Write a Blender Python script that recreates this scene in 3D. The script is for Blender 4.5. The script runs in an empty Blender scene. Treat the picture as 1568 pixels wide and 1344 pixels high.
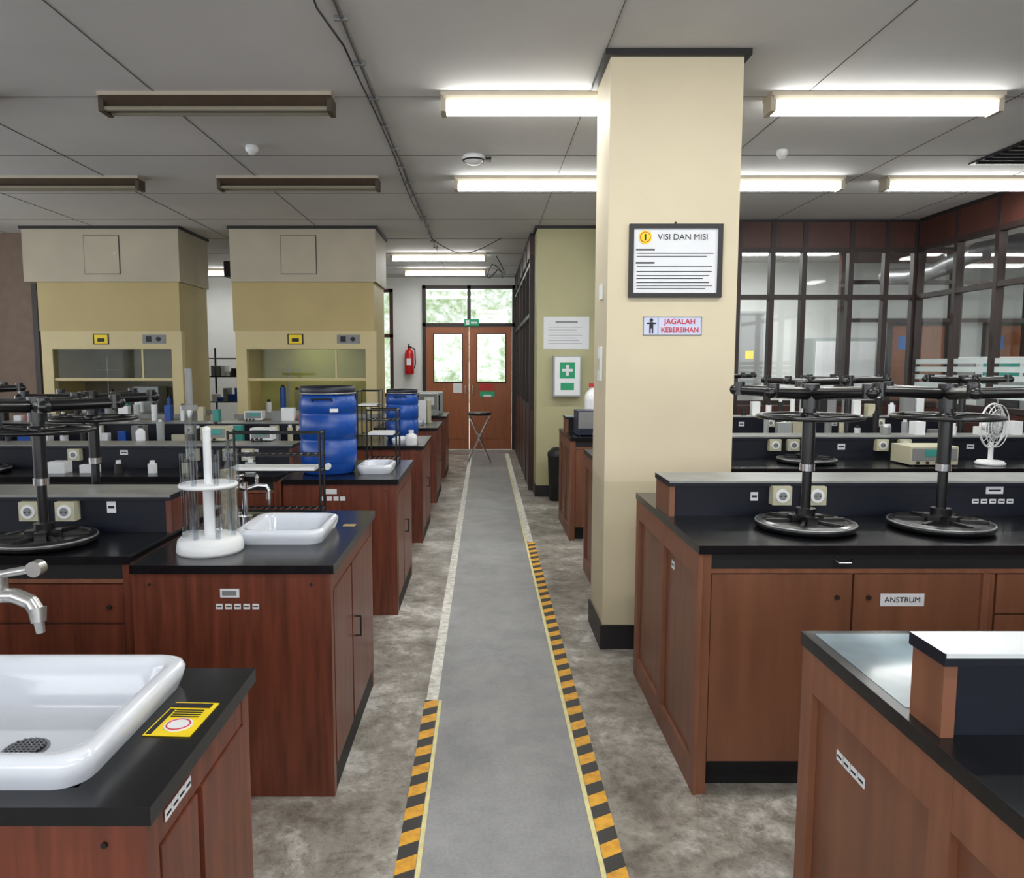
import bpy, math, random
from mathutils import Vector, Matrix
random.seed(4)
S=bpy.context.scene
try:
    S.view_settings.view_transform='Standard'
    S.view_settings.look='None'
except Exception as e: print(e)

# ------------------------------------------------------------ materials
def srgb(r,g,b):
    f=lambda c:(c/255/12.92) if c/255<=.04045 else ((c/255+.055)/1.055)**2.4
    return (f(r),f(g),f(b),1)
def mat(name,col,rough=.5,metal=0,var=0,scale=8,stretch=(1,1,1),bump=0,emit=None,es=0,coat=0,detail=6,spec=.5):
    m=bpy.data.materials.new(name); m.use_nodes=True
    nt=m.node_tree; b=nt.nodes['Principled BSDF']
    b.inputs['Base Color'].default_value=col; b.inputs['Roughness'].default_value=rough
    b.inputs['Metallic'].default_value=metal; b.inputs['Specular IOR Level'].default_value=spec
    if coat: b.inputs['Coat Weight'].default_value=coat; b.inputs['Coat Roughness'].default_value=.1
    if emit: b.inputs['Emission Color'].default_value=emit; b.inputs['Emission Strength'].default_value=es
    if var or bump:
        g=nt.nodes.new('ShaderNodeNewGeometry'); mp=nt.nodes.new('ShaderNodeMapping'); mp.inputs['Scale'].default_value=stretch
        n=nt.nodes.new('ShaderNodeTexNoise'); n.inputs['Scale'].default_value=scale; n.inputs['Detail'].default_value=detail
        nt.links.new(g.outputs['Position'],mp.inputs['Vector']); nt.links.new(mp.outputs[0],n.inputs['Vector'])
        if var:
            r=nt.nodes.new('ShaderNodeValToRGB'); r.color_ramp.elements[0].position=.3; r.color_ramp.elements[1].position=.7
            r.color_ramp.elements[0].color=tuple(c*(1-var) for c in col[:3])+(1,)
            r.color_ramp.elements[1].color=tuple(min(1,c*(1+var)) for c in col[:3])+(1,)
            nt.links.new(n.outputs['Fac'],r.inputs['Fac']); nt.links.new(r.outputs['Color'],b.inputs['Base Color'])
        if bump:
            bp=nt.nodes.new('ShaderNodeBump'); bp.inputs['Strength'].default_value=bump; bp.inputs['Distance'].default_value=.01
            nt.links.new(n.outputs['Fac'],bp.inputs['Height']); nt.links.new(bp.outputs[0],b.inputs['Normal'])
    return m
WOODL=mat('wood_red',srgb(106,54,37),.38,var=.38,scale=4,stretch=(9,9,.7),coat=.12)
WOODR=mat('wood_brown',srgb(120,77,55),.42,var=.2,scale=3,stretch=(5,5,.6),coat=.08)
WOODE=mat('wood_trim',srgb(126,81,59),.45,var=.17,scale=5,stretch=(6,6,1))
WOODD=mat('wood_dark_frame',srgb(42,30,28),.5,var=.2,scale=3)
TOP=mat('bench_black',srgb(17,18,21),.25,var=.4,scale=14,coat=.1,spec=.4)
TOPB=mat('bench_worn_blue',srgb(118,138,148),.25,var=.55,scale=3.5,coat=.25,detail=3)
NAVY=mat('navy_panel',srgb(14,18,32),.45,var=.25,scale=6,spec=.35)
KICK=mat('kick_black',srgb(14,14,18),.6,var=.2)
SHELF=mat('shelf_top_grey',srgb(136,138,136),.35,var=.18,scale=9)
CREAM=mat('pillar_cream',srgb(212,200,172),.6,var=.03,scale=2.5,bump=.05)
CREAM2=mat('pillar_dado',srgb(200,190,161),.5,var=.05,scale=2.5,bump=.05)
OLIVE=mat('column_olive',srgb(182,178,138),.6,var=.04,scale=2)
WHITE_W=mat('wall_white',srgb(222,224,222),.7,var=.03,scale=2)
CEIL=mat('ceiling_panel',srgb(214,212,211),.8,var=.08,scale=.8)
SEAM=mat('ceiling_seam',srgb(85,82,80),.9,var=.1)
BLK=mat('black_trim',srgb(24,22,24),.5,var=.2)
PLB=mat('black_steel',srgb(16,16,18),.3,var=.2,coat=.2)
CHROME=mat('chrome',(.75,.75,.76,1),.18,1,var=.05)
CERA=mat('ceramic_white',srgb(220,225,234),.12,var=.02,coat=.5)
WPL=mat('white_plastic',srgb(230,232,234),.35,var=.02)
PAPER=mat('paper_white',srgb(226,228,232),.6,var=.02)
BONE=mat('socket_cream',srgb(190,186,160),.45,var=.04)
HOODW=mat('hood_offwhite',srgb(182,173,153),.6,var=.08,scale=2)
HOODY=mat('hood_yellow',srgb(183,165,112),.5,var=.06,scale=2)
HOODF=mat('hood_frame',srgb(203,188,140),.45,var=.05,scale=2)
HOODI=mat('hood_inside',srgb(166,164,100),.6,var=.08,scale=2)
HOODX=mat('hood_inside_unlit',srgb(112,106,84),.5,var=.25,scale=4)  # darker, mottled copy of the hood interior; the unlit hood's shade is in the colour
BLUE=mat('drum_blue',srgb(20,74,160),.32,var=.08,scale=3)
NAVL=mat('drum_lid',srgb(25,28,40),.4,var=.1)
RED=mat('red_paint',srgb(190,25,25),.35,var=.05)
GREEN=mat('green_sign',srgb(20,130,90),.5,var=.04,emit=srgb(20,150,100),es=.25)
YEL=mat('yellow_sticker',srgb(240,210,20),.5,var=.03)
TXT=mat('text_black',srgb(20,20,25),.6,var=.02)
TXR=mat('text_red',srgb(200,30,50),.6,var=.02)
LAV=mat('sign_lavender',srgb(200,206,232),.5,var=.02)
GREY=mat('grey_plastic',srgb(130,132,132),.5,var=.05)
TEAL=mat('display_teal',srgb(60,150,140),.3,var=.03)
DOORW=mat('door_wood',srgb(150,86,50),.4,var=.15,scale=4,stretch=(6,6,.6))
LAMPB=mat('lamp_body_cream',srgb(180,170,152),.5,var=.04)
LAMPD=mat('lamp_reflector_unlit',srgb(70,57,44),.5,var=.1)  # darker copy of the lamp body; shade of switched-off lamps put into the colour
TUBEOFF=mat('tube_unlit',srgb(140,133,116),.3,var=.03)
TUBE=mat('tube_lit',(1,1,1,1),.4,emit=(.98,1,.98,1),es=20,var=.01)
CABLE=mat('cable_grey',srgb(90,88,86),.6,var=.1)
FROST=mat('frosted_film',srgb(200,212,212),.7,var=.03)
TAPEW=mat('tape_worn',srgb(218,217,208),.7,var=.3,scale=26)
TAPEC=mat('tape_line',srgb(228,220,158),.6,var=.12,scale=20)
DARK=mat('dark_glass',srgb(30,32,36),.15,var=.1)
BROWNP=mat('partition_brown',srgb(68,36,29),.45,var=.2,scale=3,stretch=(3,3,.8))
STEEL=mat('galvanised',srgb(150,152,155),.4,.7,var=.1)
LGREY=mat('cabinet_grey',srgb(165,172,172),.5,var=.03)

def glassmat(name,tint=(1,1,1,1),base=.05,k=.8):
    m=bpy.data.materials.new(name); m.use_nodes=True; nt=m.node_tree; nt.nodes.clear()
    o=nt.nodes.new('ShaderNodeOutputMaterial'); t=nt.nodes.new('ShaderNodeBsdfTransparent'); t.inputs[0].default_value=tint
    g=nt.nodes.new('ShaderNodeBsdfGlossy'); g.inputs['Roughness'].default_value=.03
    lw=nt.nodes.new('ShaderNodeLayerWeight'); lw.inputs[0].default_value=.5
    pw=nt.nodes.new('ShaderNodeMath'); pw.operation='POWER'; pw.inputs[1].default_value=4
    mx=nt.nodes.new('ShaderNodeMath'); mx.operation='MULTIPLY_ADD'; mx.inputs[1].default_value=k; mx.inputs[2].default_value=base; mx.use_clamp=True
    s=nt.nodes.new('ShaderNodeMixShader'); L=nt.links
    L.new(lw.outputs['Facing'],pw.inputs[0]); L.new(pw.outputs[0],mx.inputs[0]); L.new(mx.outputs[0],s.inputs[0]); L.new(t.outputs[0],s.inputs[1]); L.new(g.outputs[0],s.inputs[2]); L.new(s.outputs[0],o.inputs[0])
    return m
GLASS=glassmat('window_glass',(.94,.96,.96,1),.06,.6)
HGL=glassmat('hood_glass',(.86,.88,.84,1),.012,.5)
ACR=glassmat('clear_acrylic',(.84,.88,.91,1),.16,.75)

def floor_mat():
    m=bpy.data.materials.new('concrete_floor'); m.use_nodes=True; nt=m.node_tree; L=nt.links; N=nt.nodes
    b=N['Principled BSDF']; g=N.new('ShaderNodeNewGeometry')
    def noise(sc,det=10,ro=.7,dist=0):
        n=N.new('ShaderNodeTexNoise'); n.inputs['Scale'].default_value=sc; n.inputs['Detail'].default_value=det; n.inputs['Roughness'].default_value=ro; n.inputs['Distortion'].default_value=dist
        L.new(g.outputs['Position'],n.inputs['Vector']); return n
    def ramp(src,stops):
        r=N.new('ShaderNodeValToRGB'); e=r.color_ramp.elements; e[0].position=stops[0][0]; e[0].color=stops[0][1]; e[1].position=stops[-1][0]; e[1].color=stops[-1][1]
        for p,c in stops[1:-1]: x=e.new(p); x.color=c
        L.new(src,r.inputs[0]); return r
    def mul(a,c,f):
        x=N.new('ShaderNodeMix'); x.data_type='RGBA'; x.blend_type='MULTIPLY'; x.inputs[0].default_value=f; L.new(a,x.inputs[6]); L.new(c,x.inputs[7]); return x.outputs[2]
    n1=noise(3.0,14,.72,.2); n2=noise(80,6,.8); n3=noise(24,8,.75,.4); n0=noise(.8,5,.6)
    r1=ramp(n1.outputs['Fac'],[(.36,srgb(112,105,96)),(.46,srgb(146,140,131)),(.53,srgb(162,157,149)),(.59,srgb(196,193,187)),(.68,srgb(216,214,210))])
    r3=ramp(n3.outputs['Fac'],[(.38,(.52,.5,.47,1)),(.48,(.92,.91,.9,1)),(.62,(1.15,1.15,1.15,1))])
    r0=ramp(n0.outputs['Fac'],[(.35,(.85,.84,.82,1)),(.6,(1.06,1.06,1.06,1))])
    outer=mul(mul(r1.outputs[0],r3.outputs[0],.75),r0.outputs[0],1)
    v=N.new('ShaderNodeTexVoronoi'); v.feature='DISTANCE_TO_EDGE'; v.inputs['Scale'].default_value=3.2
    dn=noise(6,8,.75); va=N.new('ShaderNodeVectorMath'); va.operation='MULTIPLY_ADD'; va.inputs[1].default_value=(.35,.35,.35); L.new(dn.outputs['Color'],va.inputs[0]); L.new(g.outputs['Position'],va.inputs[2]); L.new(va.outputs[0],v.inputs['Vector'])
    vc=ramp(v.outputs['Distance'],[(0,(.42,.4,.37,1)),(.009,(.8,.8,.8,1)),(.02,(1,1,1,1))])
    outer=mul(outer,vc.outputs[0],.6)
    inner=ramp(n1.outputs['Fac'],[(.3,srgb(134,136,138)),(.75,srgb(166,167,168))])
    inn=mul(inner.outputs[0],r0.outputs[0],.6)
    sx=N.new('ShaderNodeSeparateXYZ'); L.new(g.outputs['Position'],sx.inputs[0])
    a=N.new('ShaderNodeMath'); a.operation='SUBTRACT'; a.inputs[1].default_value=.08; L.new(sx.outputs[0],a.inputs[0])
    ab=N.new('ShaderNodeMath'); ab.operation='ABSOLUTE'; L.new(a.outputs[0],ab.inputs[0])
    lt=N.new('ShaderNodeMath'); lt.operation='LESS_THAN'; lt.inputs[1].default_value=.32; L.new(ab.outputs[0],lt.inputs[0])
    mx=N.new('ShaderNodeMix'); mx.data_type='RGBA'; L.new(lt.outputs[0],mx.inputs[0]); L.new(outer,mx.inputs[6]); L.new(inn,mx.inputs[7])
    sp=ramp(n2.outputs['Fac'],[(.35,(.7,.7,.7,1)),(.6,(1.08,1.08,1.08,1))])
    L.new(mul(mx.outputs[2],sp.outputs[0],.5),b.inputs['Base Color'])
    rr=ramp(n1.outputs['Fac'],[(.3,(.45,.45,.45,1)),(.7,(.3,.3,.3,1))]); L.new(rr.outputs[0],b.inputs['Roughness'])
    bp=N.new('ShaderNodeBump'); bp.inputs['Strength'].default_value=.25; bp.inputs['Distance'].default_value=.01; L.new(n2.outputs['Fac'],bp.inputs['Height']); L.new(bp.outputs[0],b.inputs['Normal'])
    return m
FLOOR=floor_mat()
def hazard():
    m=bpy.data.materials.new('hazard_tape'); m.use_nodes=True; nt=m.node_tree; L=nt.links; N=nt.nodes
    b=N['Principled BSDF']; g=N.new('ShaderNodeNewGeometry'); sx=N.new('ShaderNodeSeparateXYZ'); L.new(g.outputs['Position'],sx.inputs[0])
    k=N.new('ShaderNodeMath'); k.operation='MULTIPLY_ADD'; k.inputs[1].default_value=-.55; L.new(sx.outputs[0],k.inputs[0]); L.new(sx.outputs[1],k.inputs[2])
    d=N.new('ShaderNodeMath'); d.operation='MULTIPLY'; d.inputs[1].default_value=1/.135; L.new(k.outputs[0],d.inputs[0])
    f=N.new('ShaderNodeMath'); f.operation='FRACT'; L.new(d.outputs[0],f.inputs[0])
    lt=N.new('ShaderNodeMath'); lt.operation='LESS_THAN'; lt.inputs[1].default_value=.5; L.new(f.outputs[0],lt.inputs[0])
    n=N.new('ShaderNodeTexNoise'); n.inputs['Scale'].default_value=30; n.inputs['Detail'].default_value=6; L.new(g.outputs['Position'],n.inputs['Vector'])
    r=N.new('ShaderNodeValToRGB'); r.color_ramp.elements[0].position=.3; r.color_ramp.elements[0].color=srgb(205,145,30); r.color_ramp.elements[1].position=.6; r.color_ramp.elements[1].color=srgb(234,174,46); L.new(n.outputs['Fac'],r.inputs[0])
    mx=N.new('ShaderNodeMix'); mx.data_type='RGBA'; L.new(lt.outputs[0],mx.inputs[0]); L.new(r.outputs[0],mx.inputs[6]); mx.inputs[7].default_value=srgb(48,46,44)
    L.new(mx.outputs[2],b.inputs['Base Color']); b.inputs['Roughness'].default_value=.5
    return m
HAZ=hazard()

# ------------------------------------------------------------ mesh builder
class B:
    def __init__(s): s.v=[];s.f=[];s.mi=[];s.sm=[];s.mats=[]
    def _m(s,m):
        if m not in s.mats: s.mats.append(m)
        return s.mats.index(m)
    def face(s,idx,m,sm=False): s.f.append(idx);s.mi.append(s._m(m));s.sm.append(sm)
    def box(s,x0,x1,y0,y1,z0,z1,m,mt=None):
        n=len(s.v)
        s.v+=[(x0,y0,z0),(x1,y0,z0),(x1,y1,z0),(x0,y1,z0),(x0,y0,z1),(x1,y0,z1),(x1,y1,z1),(x0,y1,z1)]
        for i,q in enumerate([(0,3,2,1),(4,5,6,7),(0,1,5,4),(1,2,6,5),(2,3,7,6),(3,0,4,7)]):
            s.face([n+k for k in q],mt if (mt and i==1) else m)
    def cbox(s,c,sz,m,rz=0,rx=0):
        n=len(s.v); R=Matrix.Rotation(rz,3,'Z')@Matrix.Rotation(rx,3,'X'); c=Vector(c)
        for z in(-.5,.5):
            for x,y in((-.5,-.5),(.5,-.5),(.5,.5),(-.5,.5)):
                s.v.append(tuple(c+R@Vector((x*sz[0],y*sz[1],z*sz[2]))))
        for q in [(0,3,2,1),(4,5,6,7),(0,1,5,4),(1,2,6,5),(2,3,7,6),(3,0,4,7)]: s.face([n+k for k in q],m)
    def cyl(s,p0,p1,r,m,r1=None,seg=16,caps=True):
        p0=Vector(p0);p1=Vector(p1); r1=r if r1 is None else r1
        z=(p1-p0).normalized(); a=Vector((0,0,1)) if abs(z.z)<.9 else Vector((1,0,0)); x=z.cross(a).normalized(); y=z.cross(x)
        n=len(s.v); ring=[(math.cos(2*math.pi*i/seg),math.sin(2*math.pi*i/seg)) for i in range(seg)]
        for p,rr in((p0,r),(p1,r1)): s.v+=[tuple(p+x*(c*rr)+y*(t*rr)) for c,t in ring]
        for i in range(seg): j=(i+1)%seg; s.face([n+i,n+seg+i,n+seg+j,n+j],m,True)
        if caps:
            n2=len(s.v)
            for p,rr in((p0,r),(p1,r1)): s.v+=[tuple(p+x*(c*rr)+y*(t*rr)) for c,t in ring]
            s.face([n2+i for i in range(seg)],m); s.face([n2+seg+i for i in reversed(range(seg))],m)
    def tube(s,pts,r,m,seg=10):
        for a,b in zip(pts,pts[1:]): s.cyl(a,b,r,m,seg=seg)
        for p in pts[1:-1]: s.sph(p,r,m,8,5)
    def sph(s,c,r,m,seg=16,rings=8,sz=1):
        s.lathe(c[0],c[1],c[2],[(max(1e-5,r*math.sin(math.pi*i/rings)),-r*sz*math.cos(math.pi*i/rings)) for i in range(rings+1)],m,seg)
    def lathe(s,cx,cy,cz,prof,m,seg=32,sm=True):
        n=len(s.v)
        for r,z in prof: s.v+=[(cx+r*math.cos(2*math.pi*i/seg),cy+r*math.sin(2*math.pi*i/seg),cz+z) for i in range(seg)]
        for k in range(len(prof)-1):
            for i in range(seg):
                j=(i+1)%seg; a=n+k*seg; s.face([a+i,a+j,a+seg+j,a+seg+i],m,sm)
    def torus(s,c,R,r,m,seg=36,ss=8,normal='Z'):
        n=len(s.v)
        for i in range(seg):
            a=2*math.pi*i/seg
            for j in range(ss):
                t=2*math.pi*j/ss; x=(R+r*math.cos(t))*math.cos(a); y=(R+r*math.cos(t))*math.sin(a); z=r*math.sin(t)
                if normal=='Y': x,y,z=x,z,y
                s.v.append((c[0]+x,c[1]+y,c[2]+z))
        for i in range(seg):
            for j in range(ss): s.face([n+i*ss+j,n+((i+1)%seg)*ss+j,n+((i+1)%seg)*ss+(j+1)%ss,n+i*ss+(j+1)%ss],m,True)
    def rr(s,cx,cy,loops,m,n=6):
        base=len(s.v); cnt=4*(n+1)
        for hw,hd,rad,z in loops:
            for q,(sx,sy) in enumerate(((1,1),(-1,1),(-1,-1),(1,-1))):
                for i in range(n+1):
                    a=math.pi/2*q+math.pi/2*i/n
                    s.v.append((cx+sx*(hw-rad)+rad*math.cos(a),cy+sy*(hd-rad)+rad*math.sin(a),z))
        for k in range(len(loops)-1):
            for i in range(cnt):
                j=(i+1)%cnt; a=base+k*cnt; s.face([a+i,a+j,a+cnt+j,a+cnt+i],m,True)
        k=len(loops)-1; s.face([base+k*cnt+i for i in range(cnt)],m,True)
    def build(s,name,loc=(0,0,0),rot=(0,0,0),bev=0,parent=None):
        me=bpy.data.meshes.new(name); me.from_pydata(s.v,[],s.f)
        for m in s.mats: me.materials.append(m)
        for i,p in enumerate(me.polygons): p.material_index=s.mi[i]; p.use_smooth=s.sm[i]
        me.update(); o=bpy.data.objects.new(name,me); S.collection.objects.link(o)
        o.location=loc;o.rotation_euler=rot
        if bev:
            md=o.modifiers.new('bevel','BEVEL'); md.width=bev; md.segments=2; md.limit_method='ANGLE'; md.angle_limit=.7
        if parent: o.parent=parent
        return o
def text(parent,body,size,loc,rot,m,align='CENTER',name='lettering',off=0.0):
    c=bpy.data.curves.new(name,'FONT'); c.body=body; c.size=size; c.align_x=align; c.align_y='CENTER'; c.extrude=.0004; c.offset=off
    c.materials.append(m); o=bpy.data.objects.new(name,c); S.collection.objects.link(o); o.location=loc; o.rotation_euler=rot; o.parent=parent
    return o
FR=(math.pi/2,0,0)

H=3.05
# ------------------------------------------------------------ room shell
b=B(); b.box(-7,9,-3.2,13.6,-.1,0,FLOOR); b.build('floor')
b=B(); b.box(-7,9,-3.2,13.6,H,H+.1,CEIL)
gx=[-6.84+1.24*i for i in range(13)]
for x in gx: b.box(x-.0016,x+.0016,-3,13.4,H-.003,H,SEAM)
for i in range(14): y=-2.8+1.22*i; b.box(-7,9,y-.0016,y+.0016,H-.003,H,SEAM)
b.build('ceiling')
b=B(); Y0,Y1=13.45,13.6
b.box(-7,-2.7,Y0,Y1,0,H,WHITE_W); b.box(-2.7,-1.62,Y0,Y1,0,.95,WHITE_W); b.box(-2.7,-1.62,Y0,Y1,2.85,H,WHITE_W)
b.box(-1.62,-1.1,Y0,Y1,0,H,WHITE_W); b.box(-1.1,.55,Y0,Y1,2.91,H,WHITE_W); b.box(.55,9,Y0,Y1,0,H,WHITE_W)
b.build('wall_back')
b=B(); b.box(-7.1,-7,-3.2,13.6,0,1.0,WHITE_W); b.box(-7.1,-7,-3.2,13.6,2.8,H,WHITE_W); b.box(-7.1,-7,7.5,13.6,1.0,2.8,WHITE_W)
for y in(-3.2,-.6,2.1,4.8): b.box(-7.1,-7,y,y+.25,1.0,2.8,WHITE_W)
b.build('wall_left')
b=B(); b.box(9,9.1,-3.2,13.6,0,H,WHITE_W); b.build('wall_right')
b=B(); b.box(-7,9,-3.3,-3.2,0,.9,WHITE_W); b.box(-7,9,-3.3,-3.2,2.8,H,WHITE_W)
for x in(-7,-3.2,.6,4.6,8.7): b.box(x,x+.3,-3.3,-3.2,.9,2.8,WHITE_W)
b.build('wall_rear')
b=B()
for x in(-2.7,-2.2,-1.68): b.box(x,x+.06,13.42,13.5,.95,2.85,BROWNP)
for z in(.95,2.0,2.79): b.box(-2.7,-1.62,13.42,13.5,z,z+.06,BROWNP)
b.box(-2.64,-1.66,13.46,13.465,1,2.8,GLASS); b.build('window_1')

b=B()
for x0,x1 in((-1.1,-1.04),(.49,.55)): b.box(x0,x1,13.4,13.52,0,2.91,WOODD)
b.box(-1.1,.55,13.4,13.52,2.85,2.91,WOODD); b.box(-1.1,.55,13.4,13.52,2.19,2.25,WOODD); b.box(-.305,-.245,13.4,13.52,2.2,2.9,WOODD)
b.box(-1.04,-.3,13.46,13.465,2.25,2.85,GLASS); b.box(-.25,.49,13.46,13.465,2.25,2.85,GLASS)
b.build('door_frame')
for k,(x0,x1) in enumerate(((-1.035,-.28),(-.27,.485))):
    b=B(); y0,y1=13.42,13.465; gx0,gx1=x0+.14,x1-.12; gz0,gz1=1.22,2.06
    b.box(x0,gx0,y0,y1,.01,2.185,DOORW); b.box(gx1,x1,y0,y1,.01,2.185,DOORW); b.box(gx0,gx1,y0,y1,.01,gz0,DOORW); b.box(gx0,gx1,y0,y1,gz1,2.185,DOORW)
    b.box(gx0+.02,gx1-.02,y0-.008,y0,.2,.95,DOORW)
    for q in((gx0-.015,gx0,gz0-.015,gz1+.015),(gx1,gx1+.015,gz0-.015,gz1+.015),(gx0,gx1,gz0-.015,gz0),(gx0,gx1,gz1,gz1+.015)): b.box(q[0],q[1],y0-.012,y0,q[2],q[3],WOODD)
    b.box(gx0,gx1,y0+.02,y0+.025,gz0,gz1,GLASS)
    hx=x1-.06 if k==0 else x0+.06
    b.cyl((hx,y0-.05,1.0),(hx,y0-.05,1.16),.012,CHROME); b.cyl((hx,y0,1.01),(hx,y0-.05,1.01),.009,CHROME); b.cyl((hx,y0,1.15),(hx,y0-.05,1.15),.009,CHROME)
    if k==1:
        b.box(-.1,.16,y0-.004,y0,1.07,1.18,RED); b.box(-.08,.18,y0-.004,y0,.88,1.04,GREEN); b.box(-.02,.12,y0-.006,y0-.004,.93,.99,PAPER)
    else: b.box(gx1-.16,gx1,y0-.004,y0,1.02,1.19,PAPER)
    b.build('door_%d'%(k+1))
b=B(); b.box(-.36,-.1,13.37,13.399,2.2,2.32,GREEN); b.box(-.33,-.27,13.365,13.37,2.22,2.3,PAPER); b.box(-.24,-.13,13.365,13.37,2.24,2.27,PAPER); b.build('exit_sign')
def gard():
    m=bpy.data.materials.new('garden_foliage'); m.use_nodes=True; nt=m.node_tree; N=nt.nodes; L=nt.links; N.clear()  # foliage on a self-lit backdrop; outdoor daylight is put into its emission
    o=N.new('ShaderNodeOutputMaterial'); e=N.new('ShaderNodeEmission'); g=N.new('ShaderNodeNewGeometry'); n=N.new('ShaderNodeTexNoise'); n.inputs['Scale'].default_value=3.2; n.inputs['Detail'].default_value=10; n.inputs['Roughness'].default_value=.8
    r=N.new('ShaderNodeValToRGB'); el=r.color_ramp.elements; el[0].position=.38; el[0].color=srgb(150,178,120); el[1].position=.56; el[1].color=(1,1,1,1); x=el.new(.48); x.color=srgb(205,225,190)
    L.new(g.outputs['Position'],n.inputs[0]); L.new(n.outputs['Fac'],r.inputs[0]); L.new(r.outputs[0],e.inputs[0]); e.inputs[1].default_value=1.3; L.new(e.outputs[0],o.inputs[0]); return m
b=B(); G=gard()
nx,nz=30,12
for j in range(nz+1):
    for i in range(nx+1): b.v.append((-9+20*i/nx,18+random.uniform(-.5,.5),-.5+7*j/nz))
for j in range(nz):
    for i in range(nx): a=j*(nx+1)+i; b.face([a,a+1,a+nx+2,a+nx+1],G,True)
b.build('garden_backdrop')

# ------------------------------------------------------------ pillars
def pillar(x0,x1,y0,y1,m,name,k,m2=None):
    b=B()
    if m2: b.box(x0,x1,y0,y1,0,.9,m2); b.box(x0,x1,y0,y1,.9,H,m); b.build(name)
    else: b.box(x0,x1,y0,y1,0,H,m); b.build(name,bev=.006)
    b=B(); 
    for q in((x0-.012,x0-.0005,y0-.012,y1+.012),(x1+.0005,x1+.012,y0-.012,y1+.012),(x0,x1,y0-.012,y0-.0005),(x0,x1,y1+.0005,y1+.012)): b.box(*q,0,.13,BLK)
    b.build('baseboard_'+k)
    b=B()
    for q in((x0-.03,x0-.0005,y0-.03,y1+.03),(x1+.0005,x1+.03,y0-.03,y1+.03),(x0,x1,y0-.03,y0-.0005),(x0,x1,y1+.0005,y1+.03)): b.box(*q,H-.03,H,BLK)
    b.build('trim_1' if k=='pillar' else 'trim_2')
pillar(.625,1.285,3.88,4.31,CREAM,'pillar','pillar',CREAM2)
pillar(.59,1.3,8.56,9.0,OLIVE,'pillar','pillar_far')
b=B(); x0,x1,z0,z1=.73,1.2,1.845,2.21; y=3.88
b.box(x0+.002,x1-.002,y-.012,y-.001,z0+.002,z1-.002,PAPER)
for q in((x0,x1,z0,z0+.022),(x0,x1,z1-.022,z1),(x0,x0+.022,z0+.022,z1-.022),(x1-.022,x1,z0+.022,z1-.022)): b.box(q[0],q[1],y-.025,y-.0005,q[2],q[3],BLK)
b.cyl((.81,y-.012,2.145),(.81,y-.015,2.145),.034,YEL,seg=24); b.cyl((.81,y-.014,2.145),(.81,y-.0165,2.145),.027,TXR,seg=24); b.cyl((.81,y-.015,2.145),(.81,y-.018,2.145),.023,YEL,seg=24); b.box(.806,.814,y-.02,y-.018,2.13,2.16,TXT)
b.cyl((.96,y-.01,2.21),(.96,y-.02,2.222),.006,CHROME)
for i,z in enumerate((2.085,2.02)): b.box(.765,.86,y-.0135,y-.012,z-.006,z+.002,TXT)
for z in(2.065,2.05,2.0,1.975,1.955,1.94,1.92,1.905,1.89): b.box(.77,.77+random.uniform(.33,.39),y-.0135,y-.012,z-.002,z+.002,TXT)
fr=b.build('framed_notice')
text(fr,'VISI DAN MISI',.042,(1.0,y-.014,2.145),FR,TXT)
b=B(); x0,x1,z0,z1=.81,1.11,1.655,1.75
b.box(x0,x1,y-.004,y-.0005,z0,z1,LAV)
for q in((x0,x1,z0,z0+.004),(x0,x1,z1-.004,z1),(x0,x0+.004,z0,z1),(x1-.004,x1,z0,z1)): b.box(q[0],q[1],y-.006,y-.004,q[2],q[3],GREY)
b.cyl((.852,y-.004,1.732),(.852,y-.006,1.732),.009,TXT); b.box(.842,.862,y-.006,y-.004,1.69,1.722,TXT); b.box(.842,.849,y-.006,y-.004,1.665,1.69,TXT); b.box(.855,.862,y-.006,y-.004,1.665,1.69,TXT); b.box(.828,.876,y-.0062,y-.004,1.712,1.719,TXT)
b.box(.885,.888,y-.006,y-.004,1.66,1.745,GREY)
sg=b.build('cleanliness_sign')
text(sg,'JAGALAH',.038,(.997,y-.006,1.724),FR,TXR,off=.0004); text(sg,'KEBERSIHAN',.034,(.998,y-.006,1.682),FR,TXR,off=.0004)
b=B(); b.box(.613,.6245,4.0,4.1,1.42,1.6,WPL); b.box(.608,.613,4.03,4.07,1.48,1.54,BONE); b.box(.613,.6245,4.02,4.08,1.85,1.93,WPL); b.build('light_switch',bev=.002)
b=B(); y=8.558; b.box(.77,1.08,y-.13,y,1.155,1.61,LGREY); b.box(.785,1.065,y-.14,y-.13,1.17,1.595,WPL); b.box(.84,1.01,y-.143,y-.14,1.36,1.54,GREEN)
b.box(.91,.94,y-.146,y-.143,1.39,1.51,PAPER); b.box(.865,.985,y-.1465,y-.143,1.435,1.465,PAPER); b.box(.85,1.0,y-.143,y-.14,1.23,1.31,GREEN); b.build('first_aid_cabinet',bev=.004)
b=B(); b.box(.667,1.18,y-.004,y,1.69,2.05,PAPER)
for i in range(7): b.box(.72,1.1-.03*(i%3),y-.0055,y-.004,1.75+.03*i,1.754+.03*i,GREY)
b.box(.8,1.05,y-.0055,y-.004,1.98,2.0,GREY); b.build('notice_poster')
b=B(); b.lathe(0,0,0,[(.001,0),(.07,0),(.075,.01),(.095,.5),(.1,.51),(.095,.52),(.085,.5),(.065,.02)],BLK,24); b.lathe(0,0,.5,[(.1,.0),(.098,.04),(.05,.09),(.001,.1)],BLK,24); b.build('waste_bin',loc=(.80,8.32,0))

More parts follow.
